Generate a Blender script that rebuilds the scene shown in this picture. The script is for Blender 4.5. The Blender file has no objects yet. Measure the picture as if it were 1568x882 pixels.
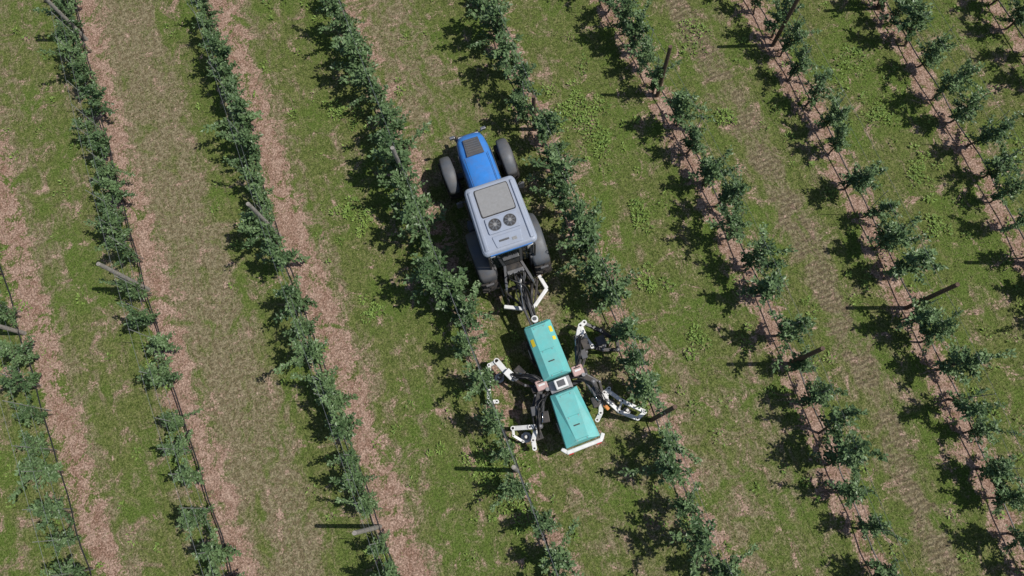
import bpy, bmesh, math, random
import numpy as np
from mathutils import Vector, Matrix, Euler
random.seed(7)
S=bpy.context.scene
COL=S.collection
# ------------------------------------------------------------ helpers
def mat(name,col,rough=.5,metal=0.,var=.15,scale=6.,bump=0.,spec=.5,dirt=0.,dirtcol=(.16,.12,.08)):
    m=bpy.data.materials.new(name);m.use_nodes=True;nt=m.node_tree;N=nt.nodes;L=nt.links
    b=N['Principled BSDF'];b.inputs['Roughness'].default_value=rough;b.inputs['Metallic'].default_value=metal
    b.inputs['Specular IOR Level'].default_value=spec
    tc=N.new('ShaderNodeTexCoord');n=N.new('ShaderNodeTexNoise');n.inputs['Scale'].default_value=scale;n.inputs['Detail'].default_value=6;n.inputs['Roughness'].default_value=.65
    L.new(tc.outputs['Object'],n.inputs['Vector'])
    r=N.new('ShaderNodeValToRGB');r.color_ramp.elements[0].position=.3;r.color_ramp.elements[1].position=.7
    r.color_ramp.elements[0].color=(*[c*(1-var) for c in col],1);r.color_ramp.elements[1].color=(*[min(1,c*(1+var)) for c in col],1)
    L.new(n.outputs['Fac'],r.inputs['Fac']);out=r.outputs['Color']
    if dirt>0:
        n2=N.new('ShaderNodeTexNoise');n2.inputs['Scale'].default_value=scale*.6;n2.inputs['Detail'].default_value=8;n2.inputs['Roughness'].default_value=.75
        L.new(tc.outputs['Object'],n2.inputs['Vector'])
        mr=N.new('ShaderNodeMapRange');mr.inputs['From Min'].default_value=.42;mr.inputs['From Max'].default_value=.72;mr.inputs['To Max'].default_value=dirt
        L.new(n2.outputs['Fac'],mr.inputs['Value'])
        mx=N.new('ShaderNodeMix');mx.data_type='RGBA';L.new(mr.outputs['Result'],mx.inputs[0]);L.new(out,mx.inputs[6]);mx.inputs[7].default_value=(*dirtcol,1);out=mx.outputs[2]
        ad=N.new('ShaderNodeMath');ad.operation='ADD';ad.inputs[1].default_value=rough;ad.use_clamp=True
        mu=N.new('ShaderNodeMath');mu.operation='MULTIPLY';mu.inputs[1].default_value=.5;L.new(mr.outputs['Result'],mu.inputs[0]);L.new(mu.outputs[0],ad.inputs[0]);L.new(ad.outputs[0],b.inputs['Roughness'])
    L.new(out,b.inputs['Base Color'])
    if bump>0:
        bp=N.new('ShaderNodeBump');bp.inputs['Strength'].default_value=bump;bp.inputs['Distance'].default_value=.02
        L.new(n.outputs['Fac'],bp.inputs['Height']);L.new(bp.outputs['Normal'],b.inputs['Normal'])
    return m
def link(name,me,parent=None,mats=(),smooth=False,bevel=0.):
    o=bpy.data.objects.new(name,me);COL.objects.link(o)
    for m in mats: me.materials.append(m)
    if parent: o.parent=parent
    if smooth:
        for p in me.polygons:p.use_smooth=True
    if bevel>0:
        b=o.modifiers.new('bevel','BEVEL');b.width=bevel;b.segments=2;b.limit_method='ANGLE';b.angle_limit=math.radians(35)
    return o
def pyd(name,v,f,**k):
    me=bpy.data.meshes.new(name);me.from_pydata([tuple(a) for a in v],[],f);me.update();return link(name,me,**k)
def empty(name,loc=(0,0,0),rz=0):
    e=bpy.data.objects.new(name,None);COL.objects.link(e);e.location=loc;e.rotation_euler=(0,0,rz);e.empty_display_size=.3;return e
def box(name,p,c,s,m,rot=(0,0,0),bevel=.015):
    x,y,z=[a/2 for a in s]
    R=Euler([math.radians(a) for a in rot]).to_matrix()
    v=[R@Vector((i*x,j*y,k*z))+Vector(c) for i in(-1,1) for j in(-1,1) for k in(-1,1)]
    f=[(0,1,3,2),(4,6,7,5),(0,4,5,1),(2,3,7,6),(0,2,6,4),(1,5,7,3)]
    return pyd(name,v,f,parent=p,mats=(m,),bevel=min(bevel,min(s)*.4))
def beam(name,p,a,b,w,h,m,bevel=.01):
    a=Vector(a);b=Vector(b);d=(b-a);L=d.length;d.normalize()
    side=d.cross(Vector((0,0,1)));
    if side.length<.05: side=Vector((1,0,0))
    side.normalize();up=side.cross(d)
    v=[]
    for q in(a,b):
        for i,j in((-1,-1),(1,-1),(1,1),(-1,1)): v.append(q+side*i*w/2+up*j*h/2)
    f=[(0,1,2,3),(7,6,5,4),(0,4,5,1),(1,5,6,2),(2,6,7,3),(3,7,4,0)]
    return pyd(name,v,f,parent=p,mats=(m,),bevel=bevel)
def ringpts(c,d,r,n,up=None):
    d=Vector(d).normalized();s=d.cross(Vector((0,0,1)))
    if s.length<.05:s=d.cross(Vector((0,1,0)))
    s.normalize();u=s.cross(d)
    return [Vector(c)+s*math.cos(2*math.pi*i/n)*r+u*math.sin(2*math.pi*i/n)*r for i in range(n)]
def sweep(pts,rad,n=8):
    v=[];f=[];pts=[Vector(q) for q in pts]
    if not hasattr(rad,'__len__'):rad=[rad]*len(pts)
    for i,q in enumerate(pts):
        d=pts[min(i+1,len(pts)-1)]-pts[max(i-1,0)]
        v+=ringpts(q,d,rad[i],n)
    for i in range(len(pts)-1):
        for j in range(n):
            k=(j+1)%n;f.append((i*n+j,i*n+k,(i+1)*n+k,(i+1)*n+j))
    f.append(tuple(range(n))[::-1]);f.append(tuple(range((len(pts)-1)*n,len(pts)*n)))
    return v,f
def cyl(name,p,a,b,r,m,n=16,smooth=True,bevel=0):
    v,f=sweep([a,b],r,n);o=pyd(name,v,f,parent=p,mats=(m,))
    if smooth:
        for q in o.data.polygons:
            if len(q.vertices)==4:q.use_smooth=True
    return o
def smoothpath(pts,k=6):
    P=[Vector(q) for q in pts];P=[P[0]*2-P[1]]+P+[P[-1]*2-P[-2]];o=[]
    for i in range(1,len(P)-2):
        for j in range(k):
            t=j/k;a,b,c,d=P[i-1:i+3]
            o.append(.5*((2*b)+(c-a)*t+(2*a-5*b+4*c-d)*t*t+(3*b-a-3*c+d)*t**3))
    o.append(P[-2]);return o
def tube(name,p,pts,r,m,n=8,sm=True):
    if sm: pts=smoothpath(pts)
    v,f=sweep(pts,r,n);return pyd(name,v,f,parent=p,mats=(m,),smooth=True)
def loft(name,p,rings,m,smooth=False,bevel=0.,cap=True):
    n=len(rings[0]);v=[q for r in rings for q in r];f=[]
    for i in range(len(rings)-1):
        for j in range(n):
            k=(j+1)%n;f.append((i*n+j,i*n+k,(i+1)*n+k,(i+1)*n+j))
    if cap:
        f.append(tuple(range(n))[::-1]);f.append(tuple(range((len(rings)-1)*n,len(rings)*n)))
    o=pyd(name,v,f,parent=p,mats=(m,),smooth=smooth,bevel=bevel)
    bm=bmesh.new();bm.from_mesh(o.data);bmesh.ops.recalc_face_normals(bm,faces=bm.faces);bm.to_mesh(o.data);bm.free()
    if smooth:
        for q in o.data.polygons:q.use_smooth=True
    return o
def rrect(x0,x1,y0,y1,z,r,k=4,xf=None):
    pts=[]
    for cx,cy,a0 in((x1-r,y1-r,0),(x0+r,y1-r,90),(x0+r,y0+r,180),(x1-r,y0+r,270)):
        for i in range(k+1):
            a=math.radians(a0+90*i/k);pts.append(Vector((cx+r*math.cos(a),cy+r*math.sin(a),z)))
    return pts
# ------------------------------------------------------------ world layout (metres)
ROWY={1:[(2.5,-11.7),(7.3,-11.95),(12.2,-12.2)],
2:[(.9,-8.2),(6.1,-8.4),(10.9,-8.4),(15.4,-8.3),(19.5,-8.1)],
3:[(.6,-4.3),(9,-4.4),(17,-4.3)],
4:[(-3,-.45),(6,-.4),(15,-.35)],
5:[(-3.2,3.3),(.6,3.4),(9.8,3.7),(14.5,3.8)],
6:[(-4.5,7.1),(-2.3,7.25),(.6,7.48),(3.1,7.55),(6.4,7.6),(9.3,7.5),(12.5,7.3)],
7:[(-5.8,10.5),(-3.9,10.75),(-1.3,11.0),(.9,11.12),(3,11.25),(5.8,11.38),(9.2,11.4)],
8:[(.9,14.75),(3.6,14.9),(6.4,14.9),(9.7,14.9)],
9:[(6,18.0),(8.4,18.0)]}
def rowx(k,y):
    if k<1: return rowx(1,y)-3.9*(1-k)
    if k>9: return rowx(9,y)+3.7*(k-9)
    k0=int(math.floor(k));t=k-k0
    a=np.interp(y,[q[0] for q in ROWY[k0]],[q[1] for q in ROWY[k0]])
    if t<1e-6: return float(a)
    b=np.interp(y,[q[0] for q in ROWY[k0+1]],[q[1] for q in ROWY[k0+1]])
    return float(a+(b-a)*t)
# ------------------------------------------------------------ ground
def sm(a,b,x):
    t=max(0,min(1,(x-a)/(b-a)));return t*t*(3-2*t)
def groundattr(u,y):
    k=round(u);s=(u-k)*3.9
    st={1:.88,2:.85,3:.88,4:.55,5:.75,6:.9,7:.95,8:.9,9:.75}.get(k,.8)
    c={1:.4,2:.15,3:.4,4:.25,5:.2}.get(k,.03);w={1:.52,2:.5,3:.52}.get(k,.45)
    soil=st*math.exp(-(abs(s-c)/w)**3)
    a=math.floor(u);t=u-a;dry=.15;tr=0
    if a<=1: dry=.25+.4*math.exp(-((t-.25)/.12)**2)
    elif a==2: dry=.8*(1-sm(.5,.75,t))+.1
    elif a==3: dry=.12+.55*(1-sm(.25,.42,t))
    elif a==4: dry=(.65*(1-sm(.4,.7,t)) if y>8 else .35)+.05
    elif a==5: dry=.05+.35*(1-sm(-1,5,y))+.3*math.exp(-((t-.25)/.1)**2)
    elif a==6: tr=math.exp(-(abs(t-.5)/.13)**3);dry=.12+.75*tr
    elif a==7: dry=.05
    else: dry=.2
    return soil,dry,tr
us=[-80,-40,-20,-10,-5]+[-3+i/16 for i in range(16*16+1)]+[15,20,30,50,90]
ys=[-320,-160,-90,-50]+[-30+.5*i for i in range(150)]+[45,60,90,160,320]
V=[];F=[];at=[]
for y in ys:
    for u in us:
        V.append((rowx(u,y),y,0));at.append(groundattr(u,y))
nu=len(us)
for j in range(len(ys)-1):
    for i in range(nu-1):
        F.append((j*nu+i,j*nu+i+1,(j+1)*nu+i+1,(j+1)*nu+i))
ground=pyd('ground',V,F)
for idx,nm in enumerate(('soil','dry','track')):
    a=ground.data.attributes.new(nm,'FLOAT','POINT');a.data.foreach_set('value',[q[idx] for q in at])
def gmat():
    m=bpy.data.materials.new('orchard_ground');m.use_nodes=True;nt=m.node_tree;N=nt.nodes;L=nt.links;b=N['Principled BSDF']
    b.inputs['Roughness'].default_value=1.;b.inputs['Specular IOR Level'].default_value=0.
    tc=N.new('ShaderNodeTexCoord')
    def noise(sc,det=5,ro=.6,dist=0,off=0,st=(1,1,1)):
        n=N.new('ShaderNodeTexNoise');n.noise_dimensions='2D';n.inputs['Scale'].default_value=sc;n.inputs['Detail'].default_value=det;n.inputs['Roughness'].default_value=ro;n.inputs['Distortion'].default_value=dist
        mp=N.new('ShaderNodeMapping');mp.inputs['Location'].default_value=(off,off*1.7,off*.3);mp.inputs['Scale'].default_value=st;L.new(tc.outputs['Object'],mp.inputs[0]);L.new(mp.outputs[0],n.inputs['Vector']);return n.outputs['Fac']
    def attr(n):
        a=N.new('ShaderNodeAttribute');a.attribute_name=n;return a.outputs['Fac']
    def mth(op,a,b_=None,c=None,cl=False):
        n=N.new('ShaderNodeMath');n.operation=op;n.use_clamp=cl
        for i,q in enumerate((a,b_,c)):
            if q is None:continue
            if isinstance(q,(int,float)):n.inputs[i].default_value=q
            else:L.new(q,n.inputs[i])
        return n.outputs[0]
    def mr(v,a,b_,c=0.,d=1.):
        n=N.new('ShaderNodeMapRange');n.interpolation_type='SMOOTHSTEP';L.new(v,n.inputs['Value'])
        for i,q in zip(('From Min','From Max','To Min','To Max'),(a,b_,c,d)):n.inputs[i].default_value=q
        return n.outputs['Result']
    def mix(f,a,b_,bl='MIX'):
        n=N.new('ShaderNodeMix');n.data_type='RGBA';n.blend_type=bl
        if isinstance(f,(int,float)):n.inputs[0].default_value=f
        else:L.new(f,n.inputs[0])
        for i,q in((6,a),(7,b_)):
            if isinstance(q,tuple):n.inputs[i].default_value=(*q,1)
            else:L.new(q,n.inputs[i])
        return n.outputs[2]
    big=noise(.55,3,.6,0);med=noise(3.2,5,.7,.3,3);fine=noise(20,5,.78,0,7);vf=noise(55,3,.8,0,9);patch=noise(1.5,6,.72,.6,15);cl=noise(8,4,.7,0,41)
    streak=noise(1.,4,.65,0,51,(3.2,.35,1))
    grass=mix(mr(cl,.35,.65),(.088,.118,.032),(.165,.190,.062))
    grass=mix(mr(big,.4,.65,0,.7),grass,(.105,.165,.034))
    grass=mix(mr(med,.52,.7,0,.7),grass,(.225,.215,.100))
    dry=mix(mr(cl,.35,.65),(.165,.135,.080),(.285,.245,.160))
    dm=mth('ADD',mth('MULTIPLY',mth('SUBTRACT',patch,.5),3.4),mth('ADD',attr('dry'),mth('MULTIPLY',mth('SUBTRACT',fine,.5),1.4)))
    dm=mth('ADD',dm,mth('MULTIPLY',mth('SUBTRACT',streak,.5),1.6))
    c=mix(mr(dm,.15,.95),grass,dry)
    soilc=mix(mr(med,.3,.7),(.27,.160,.120),(.45,.315,.255))
    soilc=mix(mr(noise(9,4,.75,0,21),.50,.64,0,.65),soilc,(.18,.105,.075))
    soilc=mix(mr(fine,.55,.7,0,.6),soilc,(.56,.45,.39))
    smk=mth('ADD',attr('soil'),mth('ADD',mth('MULTIPLY',mth('SUBTRACT',patch,.5),3.0),mth('ADD',mth('MULTIPLY',mth('SUBTRACT',med,.5),1.9),mth('MULTIPLY',mth('SUBTRACT',fine,.5),1.1))))
    sf=mr(smk,.34,.75)
    c=mix(sf,c,soilc)
    c=mix(mr(noise(13,5,.8,0,31),.57,.68,0,.4),c,(.25,.18,.12))
    w=N.new('ShaderNodeTexWave');w.bands_direction='Y';w.inputs['Scale'].default_value=1.9;w.inputs['Distortion'].default_value=5;w.inputs['Detail'].default_value=3;w.inputs['Detail Scale'].default_value=3
    L.new(tc.outputs['Object'],w.inputs['Vector'])
    tm=mth('MULTIPLY',mr(attr('track'),.3,.8),mth('MULTIPLY',mr(w.outputs['Fac'],.45,.8,0,.6),mr(patch,.38,.55)))
    c=mix(tm,c,(.10,.08,.055))
    c=mix(mr(fine,.32,.68,.0,1.),mix(1.,c,(.55,.57,.53),'MULTIPLY'),mix(1.,c,(1.33,1.32,1.28),'MULTIPLY'))
    c=mix(mr(vf,.35,.65,0,1),mix(1.,c,(.72,.72,.72),'MULTIPLY'),mix(1.,c,(1.22,1.22,1.22),'MULTIPLY'))
    L.new(c,b.inputs['Base Color'])
    h=mth('ADD',mth('MULTIPLY',fine,.7),mth('MULTIPLY',cl,.8))
    bp=N.new('ShaderNodeBump');bp.inputs['Strength'].default_value=.8;bp.inputs['Distance'].default_value=.06;L.new(h,bp.inputs['Height']);L.new(bp.outputs['Normal'],b.inputs['Normal'])
    return m
ground.data.materials.append(gmat())
# ------------------------------------------------------------ leafy materials
def leafmat(name,dark,light,rough=.45,spec=.5,trans=.25):
    m=bpy.data.materials.new(name);m.use_nodes=True;nt=m.node_tree;N=nt.nodes;L=nt.links;b=N['Principled BSDF']
    a=N.new('ShaderNodeAttribute');a.attribute_name='tone'
    oi=N.new('ShaderNodeObjectInfo')
    ad=N.new('ShaderNodeMath');ad.operation='MULTIPLY_ADD';L.new(oi.outputs['Random'],ad.inputs[0]);ad.inputs[1].default_value=.25;L.new(a.outputs['Fac'],ad.inputs[2])
    r=N.new('ShaderNodeValToRGB');e=r.color_ramp.elements;e[0].position=.1;e[0].color=(*dark,1);e[1].position=1.;e[1].color=(*light,1)
    L.new(ad.outputs[0],r.inputs['Fac']);L.new(r.outputs['Color'],b.inputs['Base Color'])
    b.inputs['Roughness'].default_value=rough;b.inputs['Specular IOR Level'].default_value=spec
    if trans>0:
        t=N.new('ShaderNodeBsdfTranslucent');L.new(r.outputs['Color'],t.inputs['Color'])
        mx=N.new('ShaderNodeMixShader');mx.inputs[0].default_value=trans
        L.new(b.outputs[0],mx.inputs[1]);L.new(t.outputs[0],mx.inputs[2]);L.new(mx.outputs[0],N['Material Output'].inputs['Surface'])
    return m
LEAF=leafmat('apple_leaf',(.034,.078,.028),(.175,.265,.110),.42,.42,.2)
WEED=leafmat('weed_leaf',(.08,.15,.028),(.23,.33,.07),.6,.3,0)
BLADE=leafmat('grass_blade',(.075,.100,.026),(.24,.25,.095),.7,.2,0)
BARK=mat('bark',(.10,.075,.055),.9,var=.4,scale=30,bump=.6)
POST=mat('weathered_post',(.105,.068,.046),.9,var=.45,scale=14,bump=.6)
POSTG=mat('grey_post',(.26,.24,.21),.9,var=.4,scale=14,bump=.6)
CANE=mat('pale_cane',(.26,.26,.24),.6,var=.25,scale=8)
WIRE=mat('wire_steel',(.22,.23,.24),.5,metal=.5,var=.1)
PIPE=mat('irrigation_pipe',(.018,.018,.02),.5,var=.2)
def quads_mesh(name,P,D,N_,Lh,Wd,tone,fold=.15):
    n=len(P);mid=P+D*(Lh*.45)[:,None]
    up=np.cross(N_,D)
    v=np.empty((n,4,3));v[:,0]=P;v[:,1]=mid+N_*(Wd*.5)[:,None]+up*(Wd*fold)[:,None];v[:,2]=P+D*Lh[:,None];v[:,3]=mid-N_*(Wd*.5)[:,None]+up*(Wd*fold)[:,None]
    return v.reshape(-1,3),np.arange(n*4).reshape(n,4),tone
def norm(a):return a/np.maximum(1e-6,np.linalg.norm(a,axis=-1,keepdims=True))
def make_mesh(name,V,F,mi,tone,mats):
    me=bpy.data.meshes.new(name);me.from_pydata(V,[],F);me.polygons.foreach_set('material_index',mi)
    a=me.attributes.new('tone','FLOAT','FACE');a.data.foreach_set('value',tone)
    for m in mats:me.materials.append(m)
    me.update();return me
def tree_mesh(i):
    rg=np.random.default_rng(200+i)
    h=rg.uniform(1.3,1.7);V=[];F=[];
    lean=rg.normal(0,.05,2)
    trunk=[(lean[0]*t*t*h+.03*math.sin(5*t+i),lean[1]*t*t*h+.03*math.cos(4*t+i),t*h) for t in np.linspace(0,1,8)]
    v,f=sweep(trunk,[.030*(1-.85*t)+.004 for t in np.linspace(0,1,8)],7)
    V+=[tuple(q) for q in v];F+=[tuple(q) for q in f]
    LP=[];LD=[];LL=[];LT=[]
    ns=int(rg.integers(20,28))
    lop=rg.uniform(0,2*math.pi)
    for s in range(ns):
        t=.24+.76*(s+rg.uniform(0,1))/ns
        az=s*2.4+rg.normal(0,.6);base=np.array([np.interp(t,np.linspace(0,1,8),[q[k] for q in trunk]) for k in range(3)])
        env=.15+.27*math.sin(math.pi*min(1,(1.08-t)/.85))**.8
        Ls=env*rg.choice([.5,.8,1.,1.4,1.9],p=[.2,.27,.25,.18,.1])*(1+.3*math.cos(az-lop))
        el=rg.uniform(.1,.7)+.35*t
        if t>.93: el=1.2;Ls=rg.uniform(.2,.4)
        d=np.array([math.cos(az)*math.cos(el),math.sin(az)*math.cos(el),math.sin(el)])
        droop=rg.uniform(-.35,.2)
        pts=[base+d*Ls*q+np.array([0,0,droop*(q*Ls)**2])+rg.normal(0,.012,3)*q for q in np.linspace(0,1,5)]
        v,f=sweep([Vector(q) for q in pts],[.010,.008,.006,.004,.002],4);o=len(V)
        V+=[tuple(q) for q in v];F+=[tuple(a+o for a in q) for q in f]
        nl=int(Ls*90)+12;st=rg.uniform(.0,1.)
        q=rg.uniform(.12,1.05,nl);pos=base+d*Ls*q[:,None];pos[:,2]+=droop*(q*Ls)**2
        pos+=rg.normal(0,.036,(nl,3))
        out=norm(rg.normal(0,1,(nl,3))*np.array([1,1,.7])+d*.9+np.array([0,0,-.05]))
        LP.append(pos);LD.append(out);LL.append(rg.uniform(.06,.12,nl));LT.append(np.clip(st*.5+rg.uniform(0,.3,nl)+.25*q*t,0,1))
    P=np.concatenate(LP);D=np.concatenate(LD);n=len(P)
    side=norm(np.cross(D,norm(rg.normal(0,.5,(n,3))+np.array([0,0,1.]))))
    LLn=np.concatenate(LL);v,f,t=quads_mesh('x',P,D,side,LLn,LLn*rg.uniform(.5,.68,n),np.concatenate(LT))
    nb=len(F);o=len(V);V+=[tuple(q) for q in v];F+=[tuple(int(a)+o for a in q) for q in f]
    return make_mesh('apple_tree_mesh',V,F,[0]*nb+[1]*n,[0.]*nb+list(map(float,t)),(BARK,LEAF))
TM=[tree_mesh(i) for i in range(12)]
def seq(y0,code):
    o=[y0]
    for c in code:o.append(o[-1]-int(c,36)/10)
    return o
ST={1:seq(11.4,'ef88b6b89'),2:seq(18.3,'87887788587b88bd77ab'),
3:list(np.arange(16.9,9.8,-.66))+seq(9.65,'66c98a48866b'),
4:list(np.arange(15.1,5.3,-.68))+seq(5.17,'bab89a8'),
5:seq(13.3,'8887b96787689a7e7999'),6:seq(11.6,'778c9b89a9ca989899'),7:seq(9.8,'79988c999c8898a8'),8:seq(8.7,'78b99989'),9:[7.3,6.3]}
SC={0:.9,1:.9,2:.86,3:.98,4:1.08,5:1.1,6:1.02,7:1.0,8:1.02,9:1.0}
canes={}
for k in range(-1,12):
    st=list(ST.get(k,[5.0]))
    y=max(st)+.85
    while y<25: st.append(y+random.uniform(-.1,.1));y+=.87
    y=min(st)-.88
    while y>-12: st.append(y+random.uniform(-.1,.1));y-=.9
    for y in st:
        x=rowx(k,y)+random.gauss(0,.06)
        o=bpy.data.objects.new('apple_tree',random.choice(TM));COL.objects.link(o)
        o.location=(x,y+random.gauss(0,.04),0)
        s=SC.get(k,1.)*random.uniform(.80,1.16)
        if k==4 and 5<y<12 or k==5 and 3<y<8.5: s*=1.12
        if k==5 and y<3: s*=.92
        if k==4 and y<4: s*=.88
        o.scale=(s*random.uniform(.88,1.14),s*random.uniform(.88,1.14),s*random.uniform(.90,1.04));o.rotation_euler=(random.gauss(0,.07),random.gauss(0,.07),random.uniform(0,6.28))
        canes.setdefault(k,[]).append((x+.03,y+.05))
for k in range(-1,12):
    V=[];F=[]
    for x,y in canes[k]:
        if k>2 and random.random()<.6: continue
        tx,ty=random.gauss(0,.05),random.gauss(0,.05)
        v,f=sweep([(x,y,0),(x+tx,y+ty,1.95+random.uniform(-.2,.15))],.010,5);o=len(V);V+=v;F+=[tuple(a+o for a in q) for q in f]
    pyd('bamboo_canes',V,F,mats=(CANE,))
    V=[];F=[]
    yy=[-14+i*1.5 for i in range(28)]
    for z in(.85,1.45,2.0):
        v,f=sweep([(rowx(k,y)+.05,y,z) for y in yy],.004,4);o=len(V);V+=v;F+=[tuple(a+o for a in q) for q in f]
    pyd('trellis_wire',V,F,mats=(WIRE,))
    pts=[(rowx(k,y)+.06+.02*math.sin(y*3.1+k),y,.33+.04*math.sin(y*2.2)) for y in np.arange(-14,26.5,.5)]
    v,f=sweep(pts,.019,6);pyd('irrigation_pipe',v,f,mats=(PIPE,))
    for py in(-8.0,.7,9.4,18.1):
        y=py+{1:0.,2:-.1,3:0.,5:.3,6:-.1,7:.1}.get(k,0)
        lx,ly=random.gauss(0,.03),random.gauss(0,.04)
        if k==5 and py==.7: lx,ly=.22,.0;y=.6
        if k==6 and py==.7: y=.6
        x=rowx(k,y)
        h=2.62 if not(k==5 and py==9.4) else 2.0
        n=12;v,f=sweep([(x,y,-.1),(x+lx*.33,y+ly*.33,h*.33),(x+lx*.66,y+ly*.66,h*.66),(x+lx,y+ly,h)],[.062,.06,.057,.054],n)
        pyd('wooden_post',v,f,mats=(POST if k>4 else POSTG,))
# ------------------------------------------------------------ grass blades and weeds
rg=np.random.default_rng(5)
nt=52000
u=rg.uniform(.3,9.8,nt);y=rg.uniform(-8,23,nt)
keep=[];
for a,b in zip(u,y):
    s,d,t=groundattr(a,b);keep.append(rg.random()<max(.08,(1-.95*s)*(1-.6*d)*(1-.6*t)))
keep=np.array(keep);u=u[keep];y=y[keep];x=np.array([rowx(a,b) for a,b in zip(u,y)])
nb=4;P=np.repeat(np.stack([x,y,np.zeros_like(x)],1),nb,0)
size=np.repeat(rg.uniform(.5,1.25,len(x)),nb);tone=np.repeat(rg.uniform(0,.75,len(x)),nb)+rg.uniform(0,.25,len(P))
P[:,:2]+=rg.normal(0,.03,(len(P),2))
D=norm(np.concatenate([rg.normal(0,.7,(len(P),2)),rg.uniform(.25,.9,(len(P),1))],1))
sd=norm(np.cross(D,np.array([0,0,1.])))
Lh=rg.uniform(.045,.10,len(P))*size
v,f,t=quads_mesh('g',P,D,sd,Lh,rg.uniform(.010,.022,len(P)),tone,.05)
me=make_mesh('grass_tufts',[tuple(q) for q in v],[tuple(map(int,q)) for q in f],[0]*len(f),list(map(float,t)),(BLADE,));link('grass_tufts',me)
LP=[];LD=[];LS=[];LT=[]
def clump(cx,cy,R,n):
    a=rg.uniform(0,6.28,n);r=R*np.sqrt(rg.uniform(0,1,n))
    P=np.stack([cx+r*np.cos(a),cy+r*np.sin(a)*1.1,rg.uniform(.01,.16,n)*(1.2-r/R)],1)
    D=norm(np.stack([np.cos(a)+rg.normal(0,.6,n),np.sin(a)+rg.normal(0,.6,n),rg.uniform(.05,.8,n)],1))
    LP.append(P);LD.append(D);LS.append(rg.uniform(.04,.11,n));LT.append(rg.uniform(.1,.5)+rg.uniform(0,.5,n))
for _ in range(900):
    a=rg.uniform(.5,9.7);b=rg.uniform(-8,23)
    s,d,t=groundattr(a,b)
    if rg.random()<(1-d)*(1-t):
        clump(rowx(a,b),b,rg.uniform(.04,.17),int(rg.integers(6,26)))
for cx,cy,R in((4.9,9.4,.4),(5.3,9.0,.45),(5.0,10.2,.35),(5.3,8.6,.3),(5.6,9.7,.4),(-2.2,9.5,.25),(-1.9,8.9,.25),(-1.2,1.2,.35),(-.9,.5,.4),(5.0,4.1,.25),(5.3,2.0,.3),(-1.4,12.6,.3),(12.9,8.1,.4),(13.3,6.3,.35),(9.0,7.8,.2),(-2.6,6.2,.25),(5.5,6.1,.25),(13.1,2.5,.25),(-.9,-.3,.35),(13.4,4.4,.3),(9.3,10.6,.4)):
    for q in range(8): clump(cx+rg.normal(0,R*.7),cy+rg.normal(0,R*.8),R*.5,30)
P=np.concatenate(LP);D=np.concatenate(LD);Lh=np.concatenate(LS)
sd=norm(np.cross(D,np.array([0,0,1.])+rg.normal(0,.3,D.shape)))
v,f,t=quads_mesh('w',P,D,sd,Lh,Lh*.45,np.concatenate(LT),.1)
me=make_mesh('weeds',[tuple(q) for q in v],[tuple(map(int,q)) for q in f],[0]*len(f),list(map(float,t)),(WEED,));link('weeds',me)
# ------------------------------------------------------------ machine materials
BLUE=mat('blue_paint',(.045,.22,.62),.30,var=.08,dirt=.25)
ROOF=mat('roof_paint',(.31,.35,.43),.45,var=.05,dirt=.35,dirtcol=(.25,.25,.25))
ROOFG=mat('roof_panel_grey',(.25,.25,.25),.6,var=.1,scale=14,dirt=.3,dirtcol=(.2,.19,.17))
DGREY=mat('dark_grey_plastic',(.075,.08,.09),.55,var=.15,dirt=.45)
MGREY=mat('mid_grey_plastic',(.10,.11,.125),.5,var=.12,dirt=.4)
BLACK=mat('black_steel',(.018,.018,.02),.4,var=.3,dirt=.4)
RUB=mat('tyre_rubber',(.03,.03,.031),.85,var=.3,scale=20,dirt=.7,dirtcol=(.13,.10,.075))
GLASS=mat('cab_glass',(.012,.018,.018),.06,var=.1,spec=.8)
WHITE=mat('white_paint',(.76,.76,.74),.35,var=.05,dirt=.35)
STEEL=mat('bare_steel',(.42,.42,.42),.3,metal=.9,var=.2,dirt=.3)
CHROME=mat('cylinder_rod',(.6,.6,.6),.15,metal=1.,var=.1)
TEAL=mat('teal_paint',(.13,.47,.45),.40,var=.08,dirt=.45,dirtcol=(.20,.32,.28))
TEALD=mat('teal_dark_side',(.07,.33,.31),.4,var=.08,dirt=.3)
YEL=mat('warning_yellow',(.75,.58,.03),.5,var=.05)
ORG=mat('orange_paint',(.7,.25,.05),.5,var=.1,dirt=.3)
PINK=mat('pinkish_housing',(.50,.33,.30),.5,var=.15,dirt=.3)
RED=mat('red_lamp',(.5,.02,.02),.3,var=.05)
LAMP=mat('lamp_lens',(.7,.7,.68),.15,var=.05)
HOSE=mat('hydraulic_hose',(.015,.015,.016),.45,var=.2)
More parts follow.
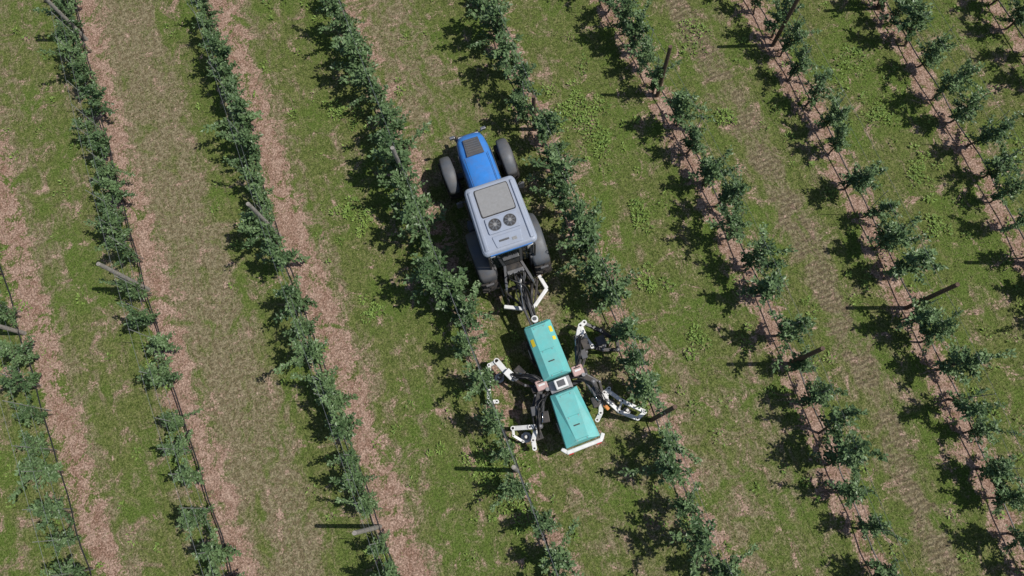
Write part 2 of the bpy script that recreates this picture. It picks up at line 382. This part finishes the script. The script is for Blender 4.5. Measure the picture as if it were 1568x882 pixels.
# ------------------------------------------------------------ tractor
T=empty('tractor',(1.5,6.1,0),math.radians(-3))
def wheel(nm,x,y,r,w,nl,steer=0):
    e=bpy.data.objects.new(nm,None);COL.objects.link(e);e.parent=T;e.location=(x,y,r);e.rotation_euler=(0,0,steer)
    prof=[(-.5,.60),(-.52,.72),(-.52,.86),(-.44,.945),(-.2,.96),(.2,.96),(.44,.945),(.52,.86),(.52,.72),(.5,.60)]
    n=44;v=[];f=[]
    for i in range(n):
        a=2*math.pi*i/n
        for px,pr in prof:v.append((px*w,math.cos(a)*pr*r,math.sin(a)*pr*r))
    m=len(prof)
    for i in range(n):
        for j in range(m-1):
            k=(i+1)%n;f.append((i*m+j,i*m+j+1,k*m+j+1,k*m+j))
    pyd(nm+'_tyre',v,f,parent=e,mats=(RUB,),smooth=True)
    V=[];F=[]
    for i in range(nl):
        for sgn in(-1,1):
            a=2*math.pi*(i+(.5 if sgn>0 else 0))/nl
            pts=[]
            for q in(0,1):
                xx=sgn*w*(.02+.5*q);aa=a-q*.24*(.8/r)**.3
                for da in(-.045,.045):
                    for rr in((.95,1.0) if q==0 else (.88,.975)):
                        pts.append((xx,math.cos(aa+da)*rr*r,math.sin(aa+da)*rr*r))
            o=len(V);V+=pts;F+=[tuple(o+c for c in q) for q in((0,1,3,2),(4,6,7,5),(0,4,5,1),(2,3,7,6),(0,2,6,4),(1,5,7,3))]
    pyd(nm+'_lugs',V,F,parent=e,mats=(RUB,))
    sg=1 if x>0 else -1
    cyl(nm+'_rim',e,(-w*.36,0,0),(w*.36,0,0),r*.61,DGREY,28)
    cyl(nm+'_hub',e,(sg*w*.3,0,0),(sg*w*.48,0,0),r*.24,BLUE,16)
wheel('rear_wheel_l',-.76,0,.80,.44,20);wheel('rear_wheel_r',.76,0,.80,.44,20)
wheel('front_wheel_l',-.84,2.75,.57,.38,18,math.radians(3));wheel('front_wheel_r',.84,2.75,.57,.38,18,math.radians(3))
def fender(nm,x,y,zc,r,w,a0,a1,m,lip=.05,n=14,taper=0):
    rings=[]
    for i in range(n+1):
        a=math.radians(a0+(a1-a0)*i/n);c,s=math.cos(a),math.sin(a);ww=w*(1-taper*abs(i/n-.5)*2)/2
        ring=[(x-ww,y+c*(r-lip),zc+s*(r-lip)),(x-ww,y+c*(r-.015),zc+s*(r-.015)),(x-ww*.7,y+c*(r+.02),zc+s*(r+.02)),(x,y+c*(r+.03),zc+s*(r+.03)),(x+ww*.7,y+c*(r+.02),zc+s*(r+.02)),(x+ww,y+c*(r-.015),zc+s*(r-.015)),(x+ww,y+c*(r-lip),zc+s*(r-lip)),(x,y+c*(r-.02),zc+s*(r-.02))]
        rings.append([Vector(q) for q in ring])
    return loft(nm,T,rings,m,smooth=True)
for s in(-1,1):
    fender('rear_fender_%s'%('l' if s<0 else 'r'),s*.74,0,.80,.90,.50,5,140,MGREY if s>0 else DGREY,.07,taper=.12)
    fender('front_fender_%s'%('l' if s<0 else 'r'),s*.84,2.75,.57,.66,.36,35,150,MGREY,.05,taper=.18)
    box('inner_fender',T,(s*.50,.05,1.25),(.06,1.1,.7),DGREY)
    beam('axle_arm',T,(s*.1,2.75,.57),(s*.7,2.75,.57),.16,.18,DGREY)
    beam('rear_axle',T,(s*.1,0,.8),(s*.6,0,.8),.28,.28,BLUE)
    box('step',T,(s*.68,1.15,.55),(.3,.35,.04),DGREY);box('step_upper',T,(s*.66,1.15,.85),(.28,.3,.04),DGREY)
    box('fuel_tank',T,(s*.52,1.55,.75),(.34,.7,.5),BLACK,bevel=.06)
box('chassis',T,(0,1.6,.75),(.5,3.3,.5),BLACK,bevel=.04)
def bring(y,hw,zt,zb):
    return [Vector((x*hw,y,z)) for x,z in((-1,zb),(-1.02,(zb+zt)/2),(-1,zt-.2),(-.93,zt-.09),(-.75,zt-.03),(-.4,zt),(0,zt+.012),(.4,zt),(.75,zt-.03),(.93,zt-.09),(1,zt-.2),(1.02,(zb+zt)/2),(1,zb))]
loft('bonnet',T,[bring(1.25,.45,1.80,.85),bring(1.7,.45,1.79,.85),bring(2.4,.44,1.74,.85),bring(3.0,.43,1.66,.85),bring(3.3,.40,1.58,.85),bring(3.48,.35,1.47,.85),bring(3.56,.28,1.32,.88)],BLUE,smooth=True)
loft('bonnet_vent',T,[[Vector(q) for q in((-.25,2.72,1.728),(.25,2.72,1.728),(.22,3.28,1.622),(-.22,3.28,1.622))],[Vector(q) for q in((-.24,2.73,1.744),(.24,2.73,1.744),(.21,3.27,1.638),(-.21,3.27,1.638))]],DGREY)
for i in range(6):
    y=2.84+i*.075;box('vent_slat',T,(0,y,1.748-.19*(y-2.75)),(.38-.03*i/6,.018,.02),MGREY,bevel=.003)
for s in(-1,1):
    box('side_grille',T,(s*.46,2.4,1.3),(.02,1.1,.38),DGREY)
    box('headlamp',T,(s*.22,3.50,1.36),(.14,.06,.08),LAMP,rot=(25,0,0))
    box('bonnet_line',T,(s*.33,2.05,1.784),(.012,1.3,.008),BLACK,rot=(-4,0,0),bevel=.002)
    beam('nose_lamp_arm',T,(s*.25,3.5,1.25),(s*.43,3.53,1.42),.03,.03,BLACK)
    box('nose_lamp',T,(s*.45,3.54,1.44),(.15,.08,.10),STEEL)
box('nose_grille',T,(0,3.57,1.08),(.44,.04,.4),BLACK)
box('front_weight',T,(0,3.68,.72),(.6,.26,.34),DGREY,bevel=.04)
beam('front_linkage',T,(-.3,3.75,.55),(-.34,4.0,.5),.07,.1,BLACK);beam('front_linkage',T,(.3,3.75,.55),(.34,4.0,.5),.07,.1,BLACK)
tube('exhaust',T,[(.5,1.55,1.2),(.53,1.5,1.9),(.54,1.45,2.5)],.045,DGREY,12)
loft('cab_lower',T,[[Vector(q) for q in ((-.55,-.25,.95),(.55,-.25,.95),(.55,1.25,.95),(-.55,1.25,.95))],[Vector(q) for q in((-.6,-.35,1.35),(.6,-.35,1.35),(.6,1.3,1.35),(-.6,1.3,1.35))]],DGREY,bevel=.03)
def q4(x0,x1,y0,y1,z):return [Vector((x0,y0,z)),Vector((x1,y0,z)),Vector((x1,y1,z)),Vector((x0,y1,z))]
loft('cab_glazing',T,[q4(-.58,.58,-.42,1.28,1.352),q4(-.58,.58,-.46,1.18,2.62)],GLASS,bevel=.04)
for s in(-1,1):
    for (ya,yb) in((1.3,1.2),(.35,.32),(-.44,-.48)):
        beam('cab_pillar',T,(s*.6,ya,1.35),(s*.6,yb,2.63),.05,.06,BLACK)
    tube('mirror_arm',T,[(s*.62,1.25,2.2),(s*.80,1.35,2.25),(s*.84,1.35,2.2)],.014,BLACK)
    box('mirror',T,(s*.85,1.36,2.02),(.16,.06,.3),DGREY)
    box('tail_lamp',T,(s*.76,-.78,1.32),(.22,.06,.1),DGREY)
def rf(hw1,hw2,y0,y1,z,r):
    pts=rrect(-1,1,y0,y1,z,r)
    return [Vector(((q.x/1.0)*(hw1+(hw2-hw1)*(q.y-y0)/(y1-y0)),q.y,q.z)) for q in pts]
loft('cab_roof',T,[rf(.66,.62,-.40,1.36,2.60,.14),rf(.72,.67,-.46,1.42,2.66,.16),rf(.72,.67,-.46,1.42,2.74,.16),rf(.69,.64,-.43,1.39,2.79,.16),rf(.64,.59,-.40,1.34,2.815,.16)],ROOF,smooth=False,bevel=.012)
loft('roof_hatch_seal',T,[rf(.46,.45,.50,1.28,2.817,.09),rf(.455,.445,.505,1.275,2.830,.09)],BLACK)
loft('roof_hatch',T,[rf(.44,.43,.52,1.26,2.825,.08),rf(.43,.42,.53,1.25,2.85,.08)],ROOFG,bevel=.01)
for s in(-1,1):
    loft('roof_side_rail',T,[[Vector(a) for a in((s*.53,-.36,2.818),(s*.66,-.36,2.800),(s*.61,1.30,2.800),(s*.51,1.30,2.818))],[Vector(a) for a in((s*.55,-.34,2.86),(s*.62,-.34,2.85),(s*.58,1.24,2.85),(s*.53,1.24,2.86))]],ROOF,bevel=.015)
loft('roof_fan_plate',T,[rf(.42,.42,.02,.46,2.818,.06),rf(.41,.41,.03,.45,2.86,.06)],ROOF,bevel=.012)
for s in(-1,1):
    c=(s*.195,.24,0)
    cyl('fan_well',T,(c[0],c[1],2.85),(c[0],c[1],2.868),.165,BLACK,28)
    V=[];F=[]
    for rr in(.16,.12,.08):
        n=28
        for i in range(n):
            a=2*math.pi*i/n
            V+=[(c[0]+math.cos(a)*rr,c[1]+math.sin(a)*rr,2.876),(c[0]+math.cos(a)*(rr-.012),c[1]+math.sin(a)*(rr-.012),2.876)]
        o=len(V)-2*n
        for i in range(n):
            k=(i+1)%n;F.append((o+2*i,o+2*k,o+2*k+1,o+2*i+1))
    pyd('fan_guard',V,F,parent=T,mats=(MGREY,))
    for i in range(8):
        a=math.pi*2*i/8;box('fan_blade',T,(c[0]+math.cos(a)*.09,c[1]+math.sin(a)*.09,2.872),(.10,.035,.004),MGREY,rot=(0,0,math.degrees(a)),bevel=.001)
    cyl('fan_hub',T,(c[0],c[1],2.868),(c[0],c[1],2.885),.045,ROOFG,16)
loft('roof_rear_panel',T,[rf(.34,.38,-.36,-.04,2.818,.05),rf(.33,.37,-.35,-.05,2.84,.05)],ROOF,bevel=.01)
box('roof_slot',T,(-.1,-.2,2.845),(.26,.05,.01),DGREY,bevel=.003);box('roof_slot',T,(.16,-.24,2.845),(.12,.08,.01),ROOFG,bevel=.003)
box('roof_rear_stripe',T,(0,-.47,2.71),(1.1,.02,.07),BLUE)
for s in(-1,1):
    for yy,zz in((-.44,2.58),(1.38,2.6)):
        box('work_lamp',T,(s*.5,yy,zz),(.14,.06,.08),LAMP)
box('rear_housing',T,(0,-.35,.95),(.5,.5,.6),BLACK,bevel=.04)
box('rear_valve_block',T,(0,-.62,1.2),(.46,.12,.2),STEEL)
for s in(-1,1):
    beam('lift_arm',T,(s*.22,-.35,1.25),(s*.36,-.95,1.15),.07,.10,DGREY)
    cyl('lift_rod',T,(s*.36,-.93,1.15),(s*.42,-1.05,.62),.03,STEEL)
    beam('lower_link',T,(s*.25,-.3,.55),(s*.45,-1.35,.6),.07,.11,BLACK)
    cyl('lift_cylinder',T,(s*.3,-.45,.7),(s*.34,-.8,1.1),.05,BLACK)
    beam('stabiliser',T,(s*.5,-.3,.5),(s*.48,-1.0,.58),.04,.06,STEEL)
cyl('top_link',T,(0,-.5,1.15),(.02,-1.3,1.1),.035,STEEL)
cyl('pto_shaft',T,(0,-.6,.7),(.0,-1.5,.7),.06,YEL)
for i in range(9):
    x0=random.uniform(-.2,.2);x1=random.uniform(-.25,.3)
    tube('hydraulic_hose',T,[(x0,-.62,1.22),(x0*1.3,-.85,1.5+random.uniform(-.15,.1)),((x0+x1)/2+random.uniform(-.15,.15),-1.15,1.35+random.uniform(-.2,.1)),(x1*.5,-1.6,1.05),(x1*.3,-2.2,.98)],.016,random.choice((HOSE,HOSE,DGREY,STEEL)))
# ------------------------------------------------------------ implement
I=empty('robotic_weeder_trailer',(1.44,2.5,0),math.radians(-1))
beam('drawbar',I,(0,3.0,.72),(0,1.35,.85),.16,.16,BLACK,.02)
beam('drawbar_plate',I,(.0,2.35,.86),(.0,1.45,.95),.10,.08,DGREY)
for a,b in(((-.63,2.30),(-.08,2.02)),((-.08,2.02),(.15,2.02)),((.15,2.02),(.63,2.36)),((.63,2.36),(.56,2.78))):
    beam('white_hitch_frame',I,(*a,.72),(*b,.72),.10,.12,WHITE,.015)
beam('headstock',I,(-.46,2.72,.62),(.5,2.72,.62),.1,.12,BLACK);beam('headstock_post',I,(0,2.72,.6),(0,2.72,1.15),.12,.12,BLACK)
beam('headstock_brace',I,(-.46,2.72,.66),(-.1,2.02,.70),.06,.08,BLACK);beam('headstock_brace',I,(.5,2.72,.66),(.15,2.05,.70),.06,.08,BLACK)
cyl('steer_cylinder',I,(.35,2.75,.85),(.08,2.1,.85),.045,BLACK);cyl('steer_rod',I,(.08,2.1,.85),(.02,1.8,.85),.022,CHROME)
cyl('hitch_pin',I,(0,1.62,.75),(0,1.62,1.1),.09,WHITE,18);cyl('hitch_cap',I,(0,1.62,1.1),(0,1.62,1.13),.05,DGREY,18)
box('main_beam',I,(0,-.1,.62),(.3,3.3,.22),BLACK,bevel=.02)
def hood(nm,y0,y1,wb0,wb1,wt0,wt1,zb,zt):
    r=lambda k:[Vector(q) for q in k]
    zm=zt-.12
    loft(nm,I,[r(((-wb0,y0,zb),(wb0,y0,zb),(wb1,y1,zb),(-wb1,y1,zb))),r(((-wb0,y0,zm),(wb0,y0,zm),(wb1,y1,zm),(-wb1,y1,zm))),r(((-wt0,y0+.05,zt),(wt0,y0+.05,zt),(wt1,y1-.05,zt),(-wt1,y1-.05,zt)))],TEAL,bevel=.018)
hood('front_hood',-.02,1.46,.38,.37,.20,.20,.72,1.25)
hood('rear_hood',-1.80,-.42,.46,.37,.16,.24,.70,1.25)
for s in(-1,1):
    box('hood_seam',I,(s*.385,.7,.98),(.01,1.3,.012),BLACK,bevel=.002);box('hood_latch',I,(s*.392,1.1,.95),(.03,.1,.05),BLACK);box('hood_latch',I,(s*.392,.3,.95),(.03,.1,.05),BLACK)
box('warning_label',I,(.285,1.2,1.203),(.10,.16,.004),YEL,rot=(0,33.7,0),bevel=.001)
box('warning_label',I,(.285,.95,1.203),(.10,.10,.004),YEL,rot=(0,33.7,0),bevel=.001)
box('warning_label',I,(-.285,1.0,1.203),(.10,.20,.004),YEL,rot=(0,-33.7,0),bevel=.001)
box('hood_front_panel',I,(0,1.475,.93),(.66,.02,.38),TEALD)
for yy in(1.36,.72,.06,-.52,-1.1,-1.7):
    w_=.38 if yy>0 else .36
    box('hood_lid_line',I,(0,yy,1.251),(w_,.012,.006),TEALD,bevel=.001)
    for s in(-1,1): cyl('hood_bolt',I,(s*.13,yy-.03,1.25),(s*.13,yy-.03,1.262),.014,STEEL,8)
box('hood_handle',I,(0,.4,1.262),(.16,.03,.02),BLACK,bevel=.006);box('hood_handle',I,(0,-1.35,1.262),(.16,.03,.02),BLACK,bevel=.006)
box('rear_bumper',I,(0,-1.90,.88),(.98,.11,.2),WHITE,bevel=.03);
for s in(-1,1):
    beam('bumper_wing',I,(s*.46,-1.90,.88),(s*.57,-1.76,.88),.10,.18,WHITE,.02);box('bumper_lamp',I,(s*.38,-1.965,.9),(.14,.03,.07),RED)
    cyl('carrier_tyre',I,(s*.22,-1.2,.3),(s*.42,-1.2,.3),.3,RUB,28);cyl('carrier_hub',I,(s*.40,-1.2,.3),(s*.43,-1.2,.3),.14,WHITE,18)
    cyl('carrier_tyre',I,(s*.22,.9,.3),(s*.42,.9,.3),.3,RUB,28);cyl('carrier_hub',I,(s*.40,.9,.3),(s*.43,.9,.3),.14,WHITE,18)
box('control_box',I,(.02,-.22,1.08),(.34,.26,.22),WHITE,bevel=.025);box('control_lid',I,(.02,-.22,1.2),(.2,.16,.02),DGREY)
box('frame_plate',I,(0,-.22,.9),(.6,.34,.06),STEEL)
beam('cross_beam',I,(-.75,-.10,.80),(.80,-.10,.80),.16,.16,BLACK,.02)
beam('cross_beam_rear',I,(-.62,-.30,.74),(.66,-.30,.74),.09,.1,BLACK,.02)
def slewer(x,y):
    cyl('slew_drum',I,(x,y,.72),(x,y,.98),.16,BLACK,24)
    box('slew_housing',I,(x,y,1.03),(.30,.27,.12),PINK,bevel=.03)
    box('slew_stripe',I,(x,y,1.095),(.17,.05,.012),WHITE,bevel=.003);box('slew_stripe',I,(x,y+.07,1.095),(.17,.03,.012),BLACK,bevel=.003)
    cyl('slew_motor',I,(x+.1,y-.16,.9),(x+.1,y-.16,1.1),.05,STEEL,14)
slewer(-.46,-.07);slewer(.55,-.05)
def arm(pts,w=.10,h=.12,m=None,nm='arm_link'):
    m=m or BLACK
    w*=1.2
    for a,b in zip(pts,pts[1:]): beam(nm,I,a,b,w,h,m,.012)
    for i,q in enumerate(pts):
        cyl('arm_joint',I,(q[0],q[1],q[2]-.08),(q[0],q[1],q[2]+.075),w*.5,DGREY if m is BLACK else m,14)
        cyl('joint_bolt',I,(q[0],q[1],q[2]+.075),(q[0],q[1],q[2]+.09),w*.22,STEEL if m is BLACK else BLACK,8)
def ram(a,b):
    a=Vector(a);b=Vector(b);cyl('ram_body',I,a,a.lerp(b,.6),.038,DGREY,12);cyl('ram_rod',I,a.lerp(b,.6),b,.018,CHROME,10)
def hoses(pts,n=3):
    for i in range(n):
        tube('arm_hose',I,[Vector(q)+Vector([random.gauss(0,.035) for _ in range(3)]) for q in pts],.013,HOSE)
def tool_disc(x,y,z,r,m=None):
    cyl('weeding_disc',I,(x,y,z),(x,y,z+.012),r,m or STEEL,22);cyl('disc_motor',I,(x,y,z+.012),(x,y,z+.2),.06,BLACK,16);cyl('motor_cap',I,(x,y,z+.2),(x,y,z+.22),.04,WHITE,12)
# front-left arm
arm([(-.46,-.07,.88),(-.72,.30,.85),(-1.02,.42,.72)],.12);arm([(-.62,-.02,.80),(-.85,.10,.74),(-1.05,.34,.66)],.06,.08)
ram((-.5,.10,.98),(-.95,.50,.86));hoses([(-.3,-.15,1.0),(-.6,.2,1.12),(-.95,.38,1.0),(-1.2,.6,.75)],5)
arm([(-1.08,.40,.70),(-1.20,.62,.66),(-1.33,1.0,.6)],.13,.14,WHITE,'white_arm');box('arm_box',I,(-1.14,.52,.82),(.2,.26,.12),WHITE,rot=(0,0,25));box('arm_valve',I,(-1.02,.36,.86),(.14,.14,.12),DGREY,rot=(0,0,25))
arm([(-1.33,1.0,.60),(-1.56,.98,.52),(-1.66,.72,.45),(-1.82,.35,.38)],.085,.10,WHITE,'white_finger');arm([(-1.82,.35,.36),(-1.90,.10,.28),(-1.70,.03,.25)],.09,.09,WHITE,'white_finger')
tool_disc(-1.42,.62,.16,.13);beam('tool_bracket',I,(-1.25,.66,.5),(-1.44,.62,.3),.06,.08,BLACK)
box('tool_head',I,(-.86,.52,.6),(.22,.28,.2),BLACK,rot=(0,0,25))
# rear-left arm
arm([(-.55,-.18,.85),(-.78,-.55,.85),(-.86,-1.02,.74)],.12);arm([(-.70,-.25,.8),(-.95,-.62,.74),(-.98,-1.0,.62)],.06,.08)
ram((-.5,-.3,1.0),(-.80,-1.0,.86));hoses([(-.35,-.3,1.0),(-.68,-.55,1.1),(-.88,-.9,.98),(-1.0,-1.2,.7)],5)
box('arm_valve',I,(-.88,-.62,.92),(.16,.24,.12),DGREY,rot=(0,0,-10));box('arm_manifold',I,(-.66,-.85,.8),(.2,.3,.16),BLACK,rot=(0,0,-10))
arm([(-.86,-1.02,.70),(-1.12,-.94,.62),(-1.55,-.80,.48)],.10,.11,WHITE,'white_arm');arm([(-1.0,-1.05,.6),(-1.16,-1.28,.5),(-1.20,-1.48,.4)],.10,.1,WHITE,'white_finger')
arm([(-1.55,-.80,.48),(-1.60,-.98,.4),(-1.42,-1.2,.3)],.06,.08,WHITE,'white_finger');box('tool_head',I,(-.98,-1.20,.48),(.2,.26,.16),BLACK);tool_disc(-1.3,-1.12,.15,.14)
# front-right arm
arm([(.55,-.05,.88),(.78,.38,.88),(.86,.80,.78)],.12);arm([(.68,-.02,.8),(.98,.35,.76),(1.0,.78,.66)],.06,.08)
ram((.6,.15,1.02),(.85,.85,.9));hoses([(.4,-.1,1.0),(.72,.3,1.12),(.9,.7,1.0),(1.1,.9,.75)],5)
box('arm_valve',I,(.86,.30,.96),(.16,.24,.12),DGREY);box('arm_manifold',I,(1.02,.55,.78),(.2,.3,.16),BLACK)
arm([(.92,.84,.74),(1.10,1.08,.68),(1.24,1.14,.6)],.11,.12,WHITE,'white_arm');arm([(1.10,1.05,.66),(1.12,.70,.58),(1.20,.48,.48)],.10,.11,WHITE,'white_arm')
arm([(1.24,1.14,.55),(1.58,.80,.47),(1.90,.40,.4),(1.84,.16,.38),(1.45,.30,.42),(1.20,.48,.46)],.085,.08,BLACK,'tool_frame');beam('tool_frame',I,(1.3,.6,.46),(1.66,.68,.46),.06,.06,BLACK)
box('tool_head',I,(1.48,.55,.48),(.24,.24,.16),DGREY);tool_disc(1.5,.5,.16,.15);box('arm_box',I,(1.0,.88,.82),(.2,.18,.12),WHITE,rot=(0,0,-30))
# rear-right arm
arm([(.60,-.18,.85),(.84,-.45,.85),(.82,-.98,.74)],.12);arm([(.74,-.2,.8),(1.0,-.5,.74),(.96,-.95,.62)],.06,.08)
ram((.62,-.3,1.0),(.78,-1.0,.88));hoses([(.45,-.25,1.0),(.78,-.5,1.12),(.86,-.85,.98),(.9,-1.2,.7)],5)
box('arm_valve',I,(.78,-.70,.94),(.16,.24,.12),DGREY);box('arm_manifold',I,(.68,-.95,.78),(.16,.28,.16),BLACK)
arm([(.86,-.98,.72),(1.02,-.80,.66),(1.18,-.74,.56)],.09,.11,WHITE,'white_arm')
arm([(1.12,-.74,.54),(1.40,-1.16,.48),(1.86,-1.62,.42),(1.60,-1.72,.42),(1.22,-1.38,.48),(1.02,-.98,.54),(1.12,-.74,.54)],.085,.09,WHITE,'white_frame')
beam('frame_rib',I,(1.22,-1.34,.47),(1.40,-1.16,.47),.06,.07,WHITE);arm([(.84,-1.02,.66),(.74,-1.25,.56),(.60,-1.38,.46)],.10,.1,WHITE,'white_finger')
box('orange_guard',I,(.92,-1.16,.72),(.10,.2,.08),ORG,rot=(0,0,20),bevel=.03);tool_disc(1.45,-1.42,.16,.10);box('tool_head',I,(1.12,-1.1,.48),(.14,.2,.14),BLACK)
# ------------------------------------------------------------ light, sky, camera
el=math.radians(58);az=Vector((.92,-.39,0)).normalized()
sd=Vector((az.x*math.cos(el),az.y*math.cos(el),math.sin(el)))
l=bpy.data.lights.new('sun','SUN');l.energy=4.1;l.angle=math.radians(.53);l.color=(1.,.96,.90)
lo=bpy.data.objects.new('sun',l);COL.objects.link(lo);lo.rotation_euler=(-sd).to_track_quat('-Z','Y').to_euler();lo.location=(10,-5,30)
w=bpy.data.worlds.new('World');S.world=w;w.use_nodes=True;nt=w.node_tree
sk=nt.nodes.new('ShaderNodeTexSky');sk.sky_type='NISHITA';sk.sun_disc=False;sk.sun_elevation=el;sk.sun_rotation=math.atan2(az.x,az.y)
bg=nt.nodes['Background'];bg.inputs['Strength'].default_value=.08;nt.links.new(sk.outputs[0],bg.inputs['Color'])
c=bpy.data.cameras.new('camera');c.lens=36*1180/1568;c.sensor_width=36;c.clip_end=1500;c.clip_start=.1
co=bpy.data.objects.new('camera',c);COL.objects.link(co)
X=Vector((.9293,.3645,-.0592)).normalized();Y=Vector((-.3673,.8961,-.2490));Y=(Y-X*X.dot(Y)).normalized();Z=X.cross(Y)
M=Matrix((X,Y,Z)).to_4x4();M.translation=(0,0,21);co.matrix_world=M
S.camera=co
S.view_settings.view_transform='Standard';S.view_settings.look='None';S.view_settings.exposure=0
